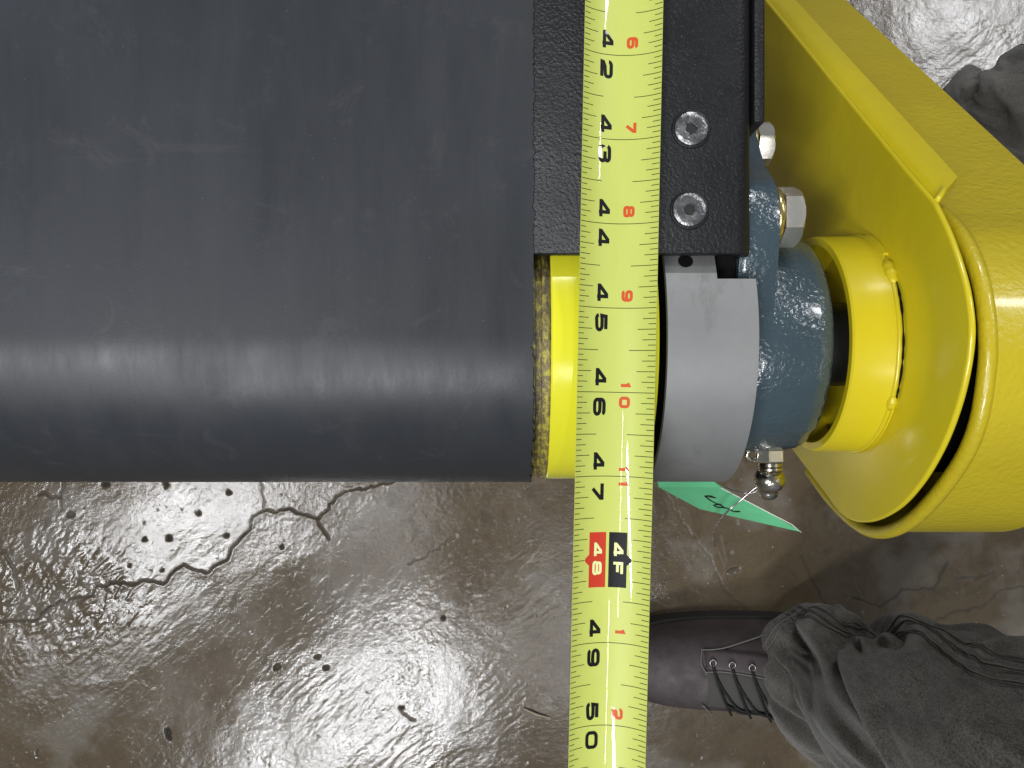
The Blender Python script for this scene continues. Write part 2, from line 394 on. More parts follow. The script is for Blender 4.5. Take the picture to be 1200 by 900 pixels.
# make sure inner loop is nearer the axis
if abs(ri[0][1]-AD) > abs(ro[0][1]-AD): ri = [(2*o[0]-i_[0], 2*o[1]-i_[1]) for o, i_ in zip(ro, ri)]
vs, fs, mi = [], [], []
xs = [-760, -560, -360, -160, -40, 2, None]
for i in range(k_):
    e = xe+rng.normal()*.22
    for x in xs: vs.append(V(e if x is None else x, *ro[i]))
    for x in xs: vs.append(V(e-.6 if x is None else x, *ri[i]))
n7 = 14
for i in range(k_-1):
    for j in range(6): fs.append((i*n7+j, i*n7+j+1, (i+1)*n7+j+1, (i+1)*n7+j)); mi.append(0)
    for j in range(7, 13): fs.append((i*n7+j, (i+1)*n7+j, (i+1)*n7+j+1, i*n7+j+1)); mi.append(0)
    fs.append((i*n7+6, i*n7+13, (i+1)*n7+13, (i+1)*n7+6)); mi.append(1)
    fs.append((i*n7, (i+1)*n7, (i+1)*n7+7, i*n7+7)); mi.append(1)
belt = mk('belt', vs, fs, [m_belt, m_beltedge], conv, smooth=True, auto=50)
belt.data.polygons.foreach_set('material_index', mi)
# pulley with dirty edge band
pul = mk('pulley', *lathe([(-.75,.0458),(.0117,.0458),(.0119,.0479),(.0124,.0483),(.0438,.0483),(.0448,.0477),(.0449,.030),(.0449,.016)], XA, (1,0,0), 128), m_drum, conv, smooth=True, auto=30)
mk('dirty_band', *lathe([(.0036,.0461),(.0041,.0479),(.0071,.0482),(.0073,.0471),(.0090,.0471),(.0092,.0481),(.0114,.0483),(.0120,.0479)], XA, (1,0,0), 128), m_dirty, pul, smooth=True, auto=30)
mk('shaft', *lathe([(.030,.015),(.1238,.015),(.1250,.0138)], XA, (1,0,0), 48), m_shaft, conv, smooth=True, auto=30)
# black side rail: top plate with folded outer flange
pts = [(5.2,245),(68,245)]+[(68+5*math.sin(a), 250-5*math.cos(a)) for a in np.linspace(.2, math.pi/2, 6)]+[(73,345),(69.5,345),(69.5,252),(67,248.6),(5.2,248.6)]
n = len(pts); vs = [V(x, 39.2, D) for x, D in pts]+[V(x, 620, D) for x, D in pts]
fs = [tuple(range(n)), tuple(range(2*n-1, n-1, -1))]+[(i, (i+1) % n, n+(i+1) % n, n+i) for i in range(n)]
rail = bevel(mk('side_rail', vs, fs, m_black, conv), .0007, 2)
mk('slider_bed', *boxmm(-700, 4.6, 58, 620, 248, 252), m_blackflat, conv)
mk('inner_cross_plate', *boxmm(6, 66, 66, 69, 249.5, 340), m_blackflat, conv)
# steel guard: curved strip wrapped concentric with the pulley, with a cut corner
def guard():
    vs, fs = [], []; n = 90
    a0, a1 = math.radians(-62), math.radians(150)      # angle: 0 = towards lens, positive = downwards in the picture (-y)
    xsr = [47.1, 51.4, 55.5, 62.8, 74.6]
    ths = np.linspace(a0, a1, n)
    yc = math.asin((32.2-AY)/49.4)
    ths = np.sort(np.append(ths, -yc))
    for t in ths:
        for R in (49.4, 46.8):
            for x in xsr: vs.append(V(x, AY-R*math.sin(t), AD-R*math.cos(t)))
    def ok(i, j):
        if j == 3 and ths[i] < -yc-1e-6: return False
        return True
    def sid(i, s, j): return i*10+s*5+j
    M = len(ths)-1
    for i in range(M):
        for j in range(4):
            if not ok(i, j): continue
            fs.append((sid(i,0,j), sid(i,0,j+1), sid(i+1,0,j+1), sid(i+1,0,j))); fs.append((sid(i,1,j), sid(i+1,1,j), sid(i+1,1,j+1), sid(i,1,j+1)))
            for jj, q in ((j, j-1), (j+1, j+1)):
                if q < 0 or q > 3 or not ok(i, q): fs.append((sid(i,0,jj), sid(i,1,jj), sid(i+1,1,jj), sid(i+1,0,jj)))
            for ii, q in ((i, i-1), (i+1, i+1)):
                if q < 0 or q > M-1 or not ok(q, j): fs.append((sid(ii,0,j), sid(ii,1,j), sid(ii,1,j+1), sid(ii,0,j+1)))
    return vs, fs
gd = mk('end_guard', *guard(), m_steel, conv, smooth=True, auto=40)
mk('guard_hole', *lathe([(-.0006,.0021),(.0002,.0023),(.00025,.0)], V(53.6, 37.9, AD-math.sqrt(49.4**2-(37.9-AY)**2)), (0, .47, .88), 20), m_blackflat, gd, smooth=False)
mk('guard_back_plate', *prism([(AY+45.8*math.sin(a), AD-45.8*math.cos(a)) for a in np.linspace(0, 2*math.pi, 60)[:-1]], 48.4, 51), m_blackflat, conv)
mk('notch_shade_block', *boxmm(58, 70.2, 27, 60, 255, 300), m_blackflat, conv)  # black block added so the guard notch looks dark
bevel(mk('mounting_plate', *boxmm(74, 77.5, 80, 620, 248, 345), m_black, conv), .0008)
# cap screws in the rail
def screw(u, v, rot):
    c = px(u, v, 245); c.z = H-.245
    n = 36; vs, fs = [], []
    rings = [(.0052,.0000),(.0050,.0006),(.0044,.0009),(.0036,.0010)]
    for r_, h in rings:
        for k in range(n): a = 2*math.pi*k/n; vs.append(c+Vector((r_*math.cos(a), r_*math.sin(a), h)))
    for h in (.0009, .00012):
        for k in range(n):
            a = 2*math.pi*k/n; q = (a-rot) % (math.pi/3)-math.pi/6; rr = .00205*math.cos(math.pi/6)/math.cos(q)
            vs.append(c+Vector((rr*math.cos(a), rr*math.sin(a), h)))
    for i in range(5):
        for k in range(n): fs.append((i*n+k, i*n+(k+1) % n, (i+1)*n+(k+1) % n, (i+1)*n+k))
    fs.append(tuple(5*n+k for k in range(n)))
    o = mk('cap_screw', vs, fs, m_screw, rail, smooth=True, auto=35)
    mk('socket_shade_hex', *join(([c+Vector((.00172*math.cos(rot+a*math.pi/3), .00172*math.sin(rot+a*math.pi/3), h)) for h in (.0001, .00030) for a in range(6)], [tuple(range(5,-1,-1)), tuple(range(6,12))]+[(i, (i+1)%6, 6+(i+1)%6, 6+i) for i in range(6)])), m_sock, rail)  # dark hex paints the shade at the socket bottom
    mk('countersink_ring', *lathe([(.0,.0060),(.0004,.0058),(.0004,.0053),(-.0002,.0052)], c, (0,0,1), 40), m_black, rail, smooth=True)
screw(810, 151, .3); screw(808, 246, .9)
# blue flange bearing housing
fl_poly = [(108,306),(106,293),(99,284),(88,277),(73,267),(64,256),(57,252),(49,250.7),(39,252.2),(28.5,255.3),(14.3,257.1)]
fl_poly += [(AY-36.7*math.sin(a), AD-36.7*math.cos(a)) for a in np.linspace(.2, math.pi*.9, 26)]
fl_poly += [(31,338),(61,336),(92,326)]
fp = [(p.x, p.y) for p in crom([Vector((a, b, 0)) for a, b in fl_poly], 4, True)]
hou = bevel(mk('bearing_housing', *prism(fp, 70.8, 82.9), m_blue, conv), .0022, 3, 40)
mk('bearing_boss', *lathe([(.072,.0370),(.0765,.0384),(.083,.0388),(.090,.0386),(.0975,.0383),(.1003,.0378),(.1021,.0367),(.1029,.0352),(.1031,.0335),(.1031,.0265),(.1003,.0255),(.1003,.0162)], XA, (1,0,0), 96), m_blue, hou, smooth=True, auto=50)
boss = hou.children[-1] if False else [o for o in hou.children if o.name.startswith('bearing_boss')][0]
_L = base(boss)
for v in boss.data.vertices:
    w = v.co+_L; dy, dz = w.y-XA.y, w.z-XA.z; rr_ = math.hypot(dy, dz); a_ = math.atan2(-dy, dz)
    if rr_ > .030 and w.x > .094 and .2 < a_ < 2.6:
        k_n = (.5+.5*math.sin(a_*31+2*math.sin(a_*9)))*.0011*((w.x-.094)/.009)+random.random()*.0003
        v.co.y -= dy/rr_*k_n; v.co.z -= dz/rr_*k_n
mk('seal_strip', *lathe([(.0738,.0380),(.0752,.03905),(.0768,.0391),(.0775,.0380)], XA, (1,0,0), 80), m_seal, hou, smooth=True)
# bolts (axis +x)
def hexbolt(x, y, D, R, t, rot, washer=True):
    o = V(x, y, D); n = 48; vs, fs = [], []
    def ring(s, f, chamfer=0):
        for k in range(n):
            a = 2*math.pi*k/n; q = (a-rot) % (math.pi/3)-math.pi/6; rr = R*math.cos(math.pi/6)/math.cos(q)
            ss = s-chamfer*max(0, (rr-R*.87)/(R*.13))
            rr *= f; vs.append(o+Vector((ss, rr*math.cos(a), rr*math.sin(a))))
    ring(0, .99); ring(.0002, 1); ring(t, 1, .0011); ring(t+.0001, .86)
    for i in range(3):
        for k in range(n): fs.append((i*n+k, i*n+(k+1) % n, (i+1)*n+(k+1) % n, (i+1)*n+k))
    fs += [tuple(range(n-1, -1, -1)), tuple(3*n+k for k in range(n))]
    b = mk('hex_bolt', vs, fs, m_zinc, hou, smooth=True, auto=25)
    if washer:
        mk('lock_washer', *lathe([(-.0030,R*.60),(-.0029,R*.90),(-.0022,R*.96),(-.0010,R*.96),(-.0003,R*.9),(-.0002,R*.6)], o, (1,0,0), 40), m_zyel, hou, smooth=True, auto=50)
    return b
hexbolt(86.1, 54.0, 262.5, .0098, .0061, 0)
hexbolt(86.6, 85.6, 290.4, .0080, .0056, .42)
# grease fitting under the boss (axis -y, leaning)
ax = Vector((.02, -1, .03)).normalized(); o = V(93.6, AY-37.4, 294.5)
fit = mk('grease_fitting', *join(lathe([(-.003,.0026),(.0012,.0026)], o, ax, 20)), m_chrome, hou, smooth=True, auto=35)
vs, fs = [], []
for s, f in ((.0006, .94), (.0010, 1), (.0048, 1), (.0052, .92)):
    for k in range(6): 
        a = math.pi*k/3+.1; u_ = ax.orthogonal().normalized(); w_ = ax.cross(u_); vs.append(o+ax*s+(u_*math.cos(a)+w_*math.sin(a))*.0053*f)
for i in range(3):
    for k in range(6): fs.append((i*6+k, i*6+(k+1) % 6, (i+1)*6+(k+1) % 6, (i+1)*6+k))
fs += [tuple(range(5, -1, -1)), tuple(18+k for k in range(6))]
mk('fitting_nut', vs, fs, m_zinc, hou)
nb = o+ax*.0052; ax2 = Vector((.02, -.86, -.30)).normalized()
mk('fitting_collar', *lathe([(0,.0036),(.0004,.0042),(.0016,.0042),(.0018,.0036),(.0022,.0043),(.0030,.0043),(.0032,.0034)], nb, ax, 32), m_chrome, hou, smooth=True, auto=40)
c0 = nb+ax*.0028; prof = [(0,.0035),(.0010,.0046),(.0028,.0054),(.0048,.0055),(.0064,.0048),(.0074,.0037),(.0078,.0034),(.0086,.0036),(.0100,.0034),(.0110,.0026),(.0114,.0012),(.0115,.0)]
mk('fitting_ball', *lathe(prof, c0, ax2, 40), m_chrome, hou, smooth=True, auto=60)
rc = o+ax*.0026+Vector((-.0066,0,.001)); ring = [rc+Vector((.0021*math.cos(a), .0019*math.sin(a), .0004*math.sin(a))) for a in np.linspace(0, 2*math.pi, 20)[:-1]]
mk('fitting_lug', *tube(ring, .0007, 8, closed=True), m_chrome, hou, smooth=True)

# ------------------------------------------------------------------ yellow arm
arm = root('steel_arm', (.145, .30, 0), 'yellow painted steel arm with round sleeve and curved housing right of the blue bearing', 'arm')
PX = 123.6
K = 1.17
def upper(y, off=0): return 176.3+K*y+off
nose = [pl(u, v, PX+min(2.0, max(0, (v-385)/50))) for u, v in [(1094,238),(1110,272),(1124,312),(1133,350),(1137,392),(1135,440),(1126,487),(1108,530),(1084,569),(1056,598),(1023,612),(994,605),(966,570),(933,527)]]
sm = [(p.x, p.y) for p in crom([Vector((a, b, 0)) for a, b in nose], 6)]
yE, DE = nose[0]
dpoly = [(366, upper(366)), (200, upper(200)), (yE+14, upper(yE+14))]+sm+[(nose[-1][0]+60, nose[-1][1]+131), (170, 600)]
disc = bevel(mk('side_plate', *prism(dpoly, PX, PX+2.0), m_plate, arm), .0008, 2, 40)
# fold strip along the upper edge
def strip():
    a = (yE-1, upper(yE-1)); b = (366, upper(366)); nrm = Vector((K, -1, 0)).normalized()  # (y, D) outward
    sec = []
    for k in range(6):
        t = k/5*math.pi/2; sec.append((PX+7-7*math.cos(t), 7*math.sin(t)-5.6))
    sec += [(136.7, 1.4), (136.7, -1.4), (PX+2, -1.4)]
    vs = []
    for (y, D) in (a, b):
        for x, h in sec: cut = (x-PX)*.80*(1 if y < 100 else 0); vs.append(V(x-.02, y+cut+nrm.x*h, D+cut*K+nrm.y*h))
    n = len(sec); return vs, [tuple(range(n)), tuple(range(2*n-1, n-1, -1))]+[(i, (i+1) % n, n+(i+1) % n, n+i) for i in range(n)]
mk('folded_strip', *strip(), m_plate, arm, smooth=True, auto=40)
# housing shell
QX = 133.0
rim_px = [(1102,240),(1128,268),(1147,306),(1158,350),(1162,400),(1160,440),(1150,499),(1129,548),(1091,598),(1058,625),(1027,632),(1001,621),(972,592),(946,556)]
rim = [pl(u, v, QX) for u, v in rim_px]
cy, cD = 16, 292
rc_ = []
for y, D in rim:
    L = math.hypot(y-cy, D-cD); rc_.append((y-(y-cy)/L*2.7, D-(D-cD)/L*2.7))
rs = [(p.x, p.y) for p in crom([Vector((a, b, 0)) for a, b in rc_], 8)]
off0 = rc_[0][1]-upper(rc_[0][0])
print('OFF0', off0)
hp = [(366, upper(366, off0)), (240, upper(240, off0)), (120, upper(120, off0)), (rc_[0][0]+8, upper(rc_[0][0]+8, off0))]+rs+[(rc_[-1][0]+60, rc_[-1][1]+125), (175, 600)]
def shell(poly, x0, x1, th):
    n = len(poly); inner = []
    for i in range(n):
        a, b, c = poly[i-1], poly[i], poly[(i+1) % n]
        t = Vector((c[0]-a[0], c[1]-a[1])); t.normalize(); nn = Vector((-t.y, t.x))
        inner.append(nn)
    area = sum(poly[i][0]*poly[(i+1) % n][1]-poly[(i+1) % n][0]*poly[i][1] for i in range(n)); sg = 1 if area > 0 else -1
    ip = [(poly[i][0]+inner[i].x*th*sg, poly[i][1]+inner[i].y*th*sg) for i in range(n)]
    vs = [V(x0, *p) for p in poly]+[V(x1, *p) for p in poly]+[V(x0, *p) for p in ip]+[V(x1-3, *p) for p in ip]
    fs = []
    for i in range(n):
        j = (i+1) % n; fs += [(i, j, n+j, n+i), (2*n+i, 3*n+i, 3*n+j, 2*n+j), (i, 2*n+i, 2*n+j, j)]
    fs += [tuple(range(n, 2*n)), tuple(range(3*n, 4*n))]
    return vs, fs
hs = bevel(mk('housing_shell', *shell(hp, QX, 176.5, 2.2), m_arm, arm, smooth=True, auto=30), .0022, 3, 50)
ins = [(AY+46*math.sin(a), AD-46*math.cos(a)) for a in np.linspace(0, 2*math.pi, 60)[:-1]]
mk('gap_shade_filler', *prism(ins, PX+3.3, 164), m_blackflat, arm)  # black filler added to keep the gap behind the plate dark
bead = [V(QX+.6, y, D) for y, D in rs]
mk('rim_bead', *tube(bead, .0025, 12), m_arm, arm, smooth=True, auto=60)
# sleeve round the shaft
slv = mk('sleeve', *lathe([(.1076,.0355),(.1076,.0379),(.1082,.0385),(.1231,.0387),(.1238,.0389)]+[(.1238,.0352)], XA, (1,0,0), 96, close=True), m_plate, arm, smooth=True, auto=40)
# weld beads and blobs
def blob(pts, r, name='weld'):
    mk(name, *tube(pts, r, 10), m_plate, arm, smooth=True, auto=70)
def onring(t, R, x): return V(x, AY-R*math.sin(t), AD-R*math.cos(t))
for t0, t1, r0 in ((-.48,-.74,.0020),(.48,.62,.0017)):
    ts = np.linspace(t0, t1, 9); blob([onring(t, 38.7, 122.3) for t in ts], [r0*math.sin(math.pi*(k+.6)/9.2)**.5*(1+.12*math.sin(k*2.4)) for k in range(9)])
ts = np.linspace(-1.2, -.8, 12); blob([onring(t, 39.0, 123) for t in ts], .0012)
mk('joint_gap', *lathe([(.1213,.0387),(.1215,.0392),(.1228,.0394)], XA, (1,0,0), 80), m_plate, slv, smooth=True)
ts = np.linspace(-.5, .5, 30)
mk('joint_dark_line', *tube([onring(t, 39.4, 122.95) for t in ts], [.00032*(.5+random.random()) for _ in ts], 6), m_blackflat, slv, smooth=True)  # thin black line along the sleeve joint
a = pl(1086, 239, PX); b = pl(1112, 212, PX+8)
wv = [V(PX+1.2, a[0]-1.5, a[1]-.8), V(PX+2.2, a[0]+.8, a[1]-1.6), V(PX+4.2, a[0]+3.0, a[1]-.2), V(PX+6.0, a[0]+5.0, a[1]+1.8)]
blob(crom(wv, 5), .0010)

# ------------------------------------------------------------------ tape measure
YT0, YT1 = -360, 420
tp = root('tape_measure', (V(30, 120, 244.9)), 'yellow tape measure blade laid across the rail, marked 42 to 50 inches', 'tape measure')
RT, PH = 16.6, .765
def tape_axis(y):
    D = 244.55
    if y < 30: D += 3.4*((30-y)/150)**1.4
    return (131.5-(y-116.5)*-.0)*0+ (29.0+ (y)*0.0), D
def tpt(s, t, h=0.0):
    """s: position along the blade (mm, = y), t: arc position across (mm, + = right), h: lift above the face"""
    D0 = 244.55+(3.4*((30-s)/150)**1.4 if s < 30 else 0)
    xc = 31.35+(s-22.9)*.0209                     # centre line
    a = t/RT; r = RT-h
    # rotate slightly because the blade runs askew
    ox = r*math.sin(a); return V(xc+ox, s-ox*.0209, D0-RT+r*math.cos(a))
ns = 420; nt = 28; vs, fs = [], []
for i in range(ns+1):
    s = YT0+(YT1-YT0)*i/ns
    for j in range(nt+1): vs.append(tpt(s, -12.7+25.4*j/nt))
    for j in range(nt+1): vs.append(tpt(s, -12.7+25.4*j/nt, -.14))
q = 2*(nt+1)
for i in range(ns):
    for j in range(nt):
        fs.append((i*q+j, i*q+j+1, (i+1)*q+j+1, (i+1)*q+j)); fs.append((i*q+nt+1+j, (i+1)*q+nt+1+j, (i+1)*q+nt+2+j, i*q+nt+2+j))
    fs.append((i*q, (i+1)*q, (i+1)*q+nt+1, i*q+nt+1)); fs.append((i*q+nt, i*q+2*nt+1, (i+1)*q+2*nt+1, (i+1)*q+nt))
blade = mk('blade', vs, fs, m_tape, tp, smooth=True, auto=50)
# ink geometry: flat pieces bent onto the blade
class Ink:
    def __init__(s): s.v = []; s.f = []
    def quad(s, s0, s1, t0, t1, h):
        n = max(1, int(abs(t1-t0)/.7)); b = len(s.v)
        for k in range(n+1):
            t = t0+(t1-t0)*k/n; s.v.append(tpt(s0, t, h)); s.v.append(tpt(s1, t, h))
        for k in range(n): s.f.append((b+2*k, b+2*k+1, b+2*k+3, b+2*k+2))
    def ribbon(s, pts, w, h, place, closed=False):
        P = [Vector((a, b)) for a, b in pts]
        # densify
        Q = []
        N = len(P)
        for i in range(N if closed else N-1):
            a, b = P[i], P[(i+1) % N]; n = max(1, int((b-a).length/.45))
            for k in range(n): Q.append(a+(b-a)*k/n)
        if not closed: Q.append(P[-1])
        M = len(Q); b0 = len(s.v)
        for i in range(M):
            a = Q[(i-1) % M] if closed or i else Q[i]; c = Q[(i+1) % M] if closed or i < M-1 else Q[i]
            d1 = (Q[i]-a); d2 = (c-Q[i]); d1 = d1.normalized() if d1.length > 1e-9 else d2.normalized(); d2 = d2.normalized() if d2.length > 1e-9 else d1
            n1 = Vector((-d1.y, d1.x)); n2 = Vector((-d2.y, d2.x)); nn = (n1+n2).normalized(); k = 1/max(.45, nn.dot(n1))
            for sg in (-1, 1): s.v.append(tpt(*place(*(Q[i]+nn*sg*w/2*k)), h))
        for i in range(M if closed else M-1):
            j = (i+1) % M; s.f.append((b0+2*i, b0+2*i+1, b0+2*j+1, b0+2*j))
    def poly(s, pts, h, place):
        b = len(s.v)
        for p in pts: s.v.append(tpt(*place(*p), h))
        s.f.append(tuple(range(b, b+len(pts))))
    def build(s, name, m, parent):
        L = base(parent)
        me = bpy.data.meshes.new(name); me.from_pydata([tuple(Vector(v)-L) for v in s.v], [], s.f); me.materials.append(m)
        o = bpy.data.objects.new(name, me); S.collection.objects.link(o); o.parent = parent; return o
def rr(x0, y0, x1, y1, r):
    p = []
    for cx, cy, a0 in ((x1-r, y1-r, 0), (x0+r, y1-r, 90), (x0+r, y0+r, 180), (x1-r, y0+r, 270)):
        for k in range(5): a = math.radians(a0+k*22.5); p.append((cx+r*math.cos(a), cy+r*math.sin(a)))
    return p
def arc(cx, cy, r, a0, a1, n=6): return [(cx+r*math.cos(math.radians(a0+(a1-a0)*k/n)), cy+r*math.sin(math.radians(a0+(a1-a0)*k/n))) for k in range(n+1)]
# squared wide numerals in a 1 x 1 box (x reading direction, y up); returns list of (points, closed)
def glyph(ch):
    r = .24
    return {
     '0': [(rr(0,0,1,1,.3), True)],
     '1': [([(.34,.86),(.62,1.0),(.62,0.0)], False)],
     '2': [([(0,.74)]+arc(r,1-r,r,180,90)+arc(1-r,1-r,r,90,0)+[(1,.62)]+arc(1-r,.62,r,0,-70,4)+[(.30,.34)]+[(0.02,.16),(0,0),(1,0)], False)],
     '3': [([(0,.80)]+arc(r,1-r,r,160,90,3)+arc(1-r,1-.22,.22,90,-70)+[(.62,.53),(.35,.53)], False), ([(.62,.53)]+arc(1-.26,.27,.26,80,-90)+arc(.26,.26,.26,270,190,4)+[(0,.2)], False)],
     '4': [([(.74,0),(.74,1.0),(.60,1.0),(0,.30),(0,.22),(1.06,.22)], False)],
     '5': [([(.95,1),(.08,1),(.03,.56),(.30,.60)]+arc(1-.28,.32,.28,80,-90)+arc(.24,.24,.24,270,180,4), False)],
     '6': [([(.97,.84)]+arc(1-r,1-r,r,40,90,3)+arc(.3,.7,.3,90,180)+[(0,.3)]+arc(.28,.28,.28,180,270)+arc(1-.28,.28,.28,-90,90)+[(.3,.58),(.06,.52)], False)],
     '7': [([(0,1),(1,1),(1,.84),(.34,0)], False)],
     '8': [(rr(.05,.52,.95,1,.2), True), (rr(0,0,1,.5,.22), True)],
     '9': [([(.03,.16)]+arc(r,r,r,220,270,3)+arc(.7,.3,.3,-90,0)+[(1,.7)]+arc(.72,.72,.28,0,90)+arc(.28,.72,.28,90,270)+[(.7,.42),(.94,.48)], False)],
     'F': [([(0,0),(0,1),(.95,1)], False), ([(0,.5),(.8,.5)], False)],
    }[ch]
def put(ink, ch, sc, tc, w, hgt, th, h):
    """glyph centred at (sc, tc); reads towards -s, its top points to +t"""
    for n_, (pts, closed) in enumerate(glyph(ch)):
        pts = [((a-.5)*(w-th), (b-.5)*(hgt-th)) for a, b in pts]
        ink.ribbon(pts, th, h+.006*n_, lambda a, b: (sc-a, tc+b), closed)
def num(name, m, *a):
    k = Ink(); put(k, *a); return k.build(name, m, blade)
ticks, bn, rn, rb, bb, pn = Ink(), Ink(), Ink(), Ink(), Ink(), Ink()
Y48 = -53.3
LL = {1: (2.2, 2.6), 2: (3.9, 4.4), 4: (5.2, 6.0), 8: (7.4, 8.5)}
for inch in range(38, 56):
    y0 = Y48-(inch-48)*25.4
    for k in range(16):
        s = y0-k*25.4/16; w = .11
        if s < YT0+2 or s > YT1-2: continue
        if k == 0:
            if inch == 48: ticks.quad(s-w, s+w, -12.65, -8.3, .02); ticks.quad(s-w, s+w, 6.9, 12.65, .02)
            else: ticks.quad(s-w, s+w, -12.65, 12.65, .02)
        else:
            l = LL[8 if k == 8 else 4 if k % 4 == 0 else 2 if k % 2 == 0 else 1]
            if inch in (47, 48) and not (3 < k < 13) and k % 4 == 0 : l = (5.2, 5.6)
            ticks.quad(s-w, s+w, -12.65, -12.65+l[0], .02); ticks.quad(s-w, s+w, 12.65-l[1], 12.65, .02)
    if inch != 48:
        d = str(inch); num('black_numeral', m_ink, d[0], y0+4.45, -4.5, 5.5, 4.1, 1.08, .05); num('black_numeral', m_ink, d[1], y0-4.45, -4.5, 5.5, 4.1, 1.08, .05)
        e = str((inch-36) % 12 if inch % 12 else 0)
        if len(e) == 1: num('red_numeral', m_red, e, y0+3.7, 3.3, 3.5, 3.4, .92, .05)
        else: num('red_numeral', m_red, e[0], y0+2.4, 3.2, 3.5, 3.3, .92, .05); num('red_numeral', m_red, e[1], y0-(3.0 if e == '10' else 2.0), 3.2, 3.5, 3.3, .92, .05)
    else:
        for ink, t0, t1, sg in ((rb, -6.7, -1.35, -1), (bb, -.45, 5.05, 1)):
            n = 12
            for k in range(n): ink.quad(y0+8.4-16.8*k/n, y0+8.4-16.8*(k+1)/n, t0, t1, .03)
            e = t0 if sg < 0 else t1
            ink.poly([(0,0),(2.1,0),(0,1.8*1)] if 0 else [(-1.7,0),(-.5,1.3),(0,1.5),(.5,1.3),(1.7,0)], .03, lambda a, b: (y0+a, e+sg*b))
        num('pale_numeral', m_pale, '4', y0+3.1, -4.05, 4.3, 3.0, .8, .07); num('pale_numeral', m_pale, '8', y0-2.5, -4.05, 4.3, 3.0, .8, .07)
        num('pale_numeral', m_pale, '4', y0+3.1, 2.3, 4.3, 3.4, .85, .07); num('pale_numeral', m_pale, 'F', y0-2.7, 2.3, 4.2, 3.4, .85, .07)
ticks.build('tick_marks', m_tick, blade); ticks_kind = [o for o in blade.children if o.name.startswith('tick_marks')][0]; ticks_kind['kind'] = 'stuff'
rb.build('red_marker', m_redb, blade); bb.build('black_marker', m_ink, blade)

# ------------------------------------------------------------------ green tag on its wire
tagr = root('green_tag', px(845, 590, 320), 'small green card tag with black marker scribble hanging by wire from the grease fitting', 'tag')
A, B, C_, D_ = px(772, 571, 318), px(845, 571, 306), px(939, 623.5, 322), px(820, 596.5, 340)
A2 = px(768, 556, 312); B2 = px(818, 552, 300)
top = [A, D_, C_, B, B2, A2]
nrm = (B-A).cross(D_-A).normalized()
if nrm.z < 0: nrm = -nrm
vs = top+[p-nrm*.0004 for p in top]; n = 6
fs = [(0,1,3), (1,2,3), (0,3,4,5), (6,9,7), (7,9,8), (6,11,10,9)]+[(i, (i+1) % n, n+(i+1) % n, n+i) for i in range(n)]
tg = mk('tag_card', vs, fs, m_green, tagr)
mk('tag_rim', *tube([B+nrm*.0002, px(928, 614, 320)+nrm*.0002, C_+nrm*.0001], .00022, 6), m_white, tg, smooth=True)
bvh = BVHTree.FromPolygons([tuple(v) for v in vs], fs)
def drop(p, lift=.0003, b=None):
    p = Vector(p); o_ = Vector((0, 0, H)); h = (b or bvh).ray_cast(o_, (p-o_).normalized()); return (h[0]+Vector((0,0,lift))) if h[0] else p
for st, r_ in ([(839,583),(832,582),(826,581),(834,587),(843,591),(850,595)], .00034), ([(836,591.5),(841,594),(848,594.5),(854,596),(860,599),(867,599)], .00042), ([(826,581),(832,580.6),(838,583.2)], .0003), ([(838,591),(845,590.8)], .0004):
    mk('marker_stroke', *tube([drop(px(u, v, 320), .0001) for u, v in [(p.x, p.y) for p in crom([Vector((a, b, 0)) for a, b in st], 4)]], r_, 6), m_marker, tg, smooth=True)
wp = crom([px(893,566,296), px(886,571,298), px(868,586,300), px(851,601,303), px(842,613,322), px(837,626,345), px(838,640,372)], 8)
mk('tag_wire', *tube(wp, .00034, 8), m_wire, tagr, smooth=True)
wp = crom([px(893,568,297), px(884,577,299), px(872,577.5,300), px(860,575,303), px(850,571,306)], 6)
mk('tag_wire', *tube(wp, .00022, 8), m_wire, tagr, smooth=True)

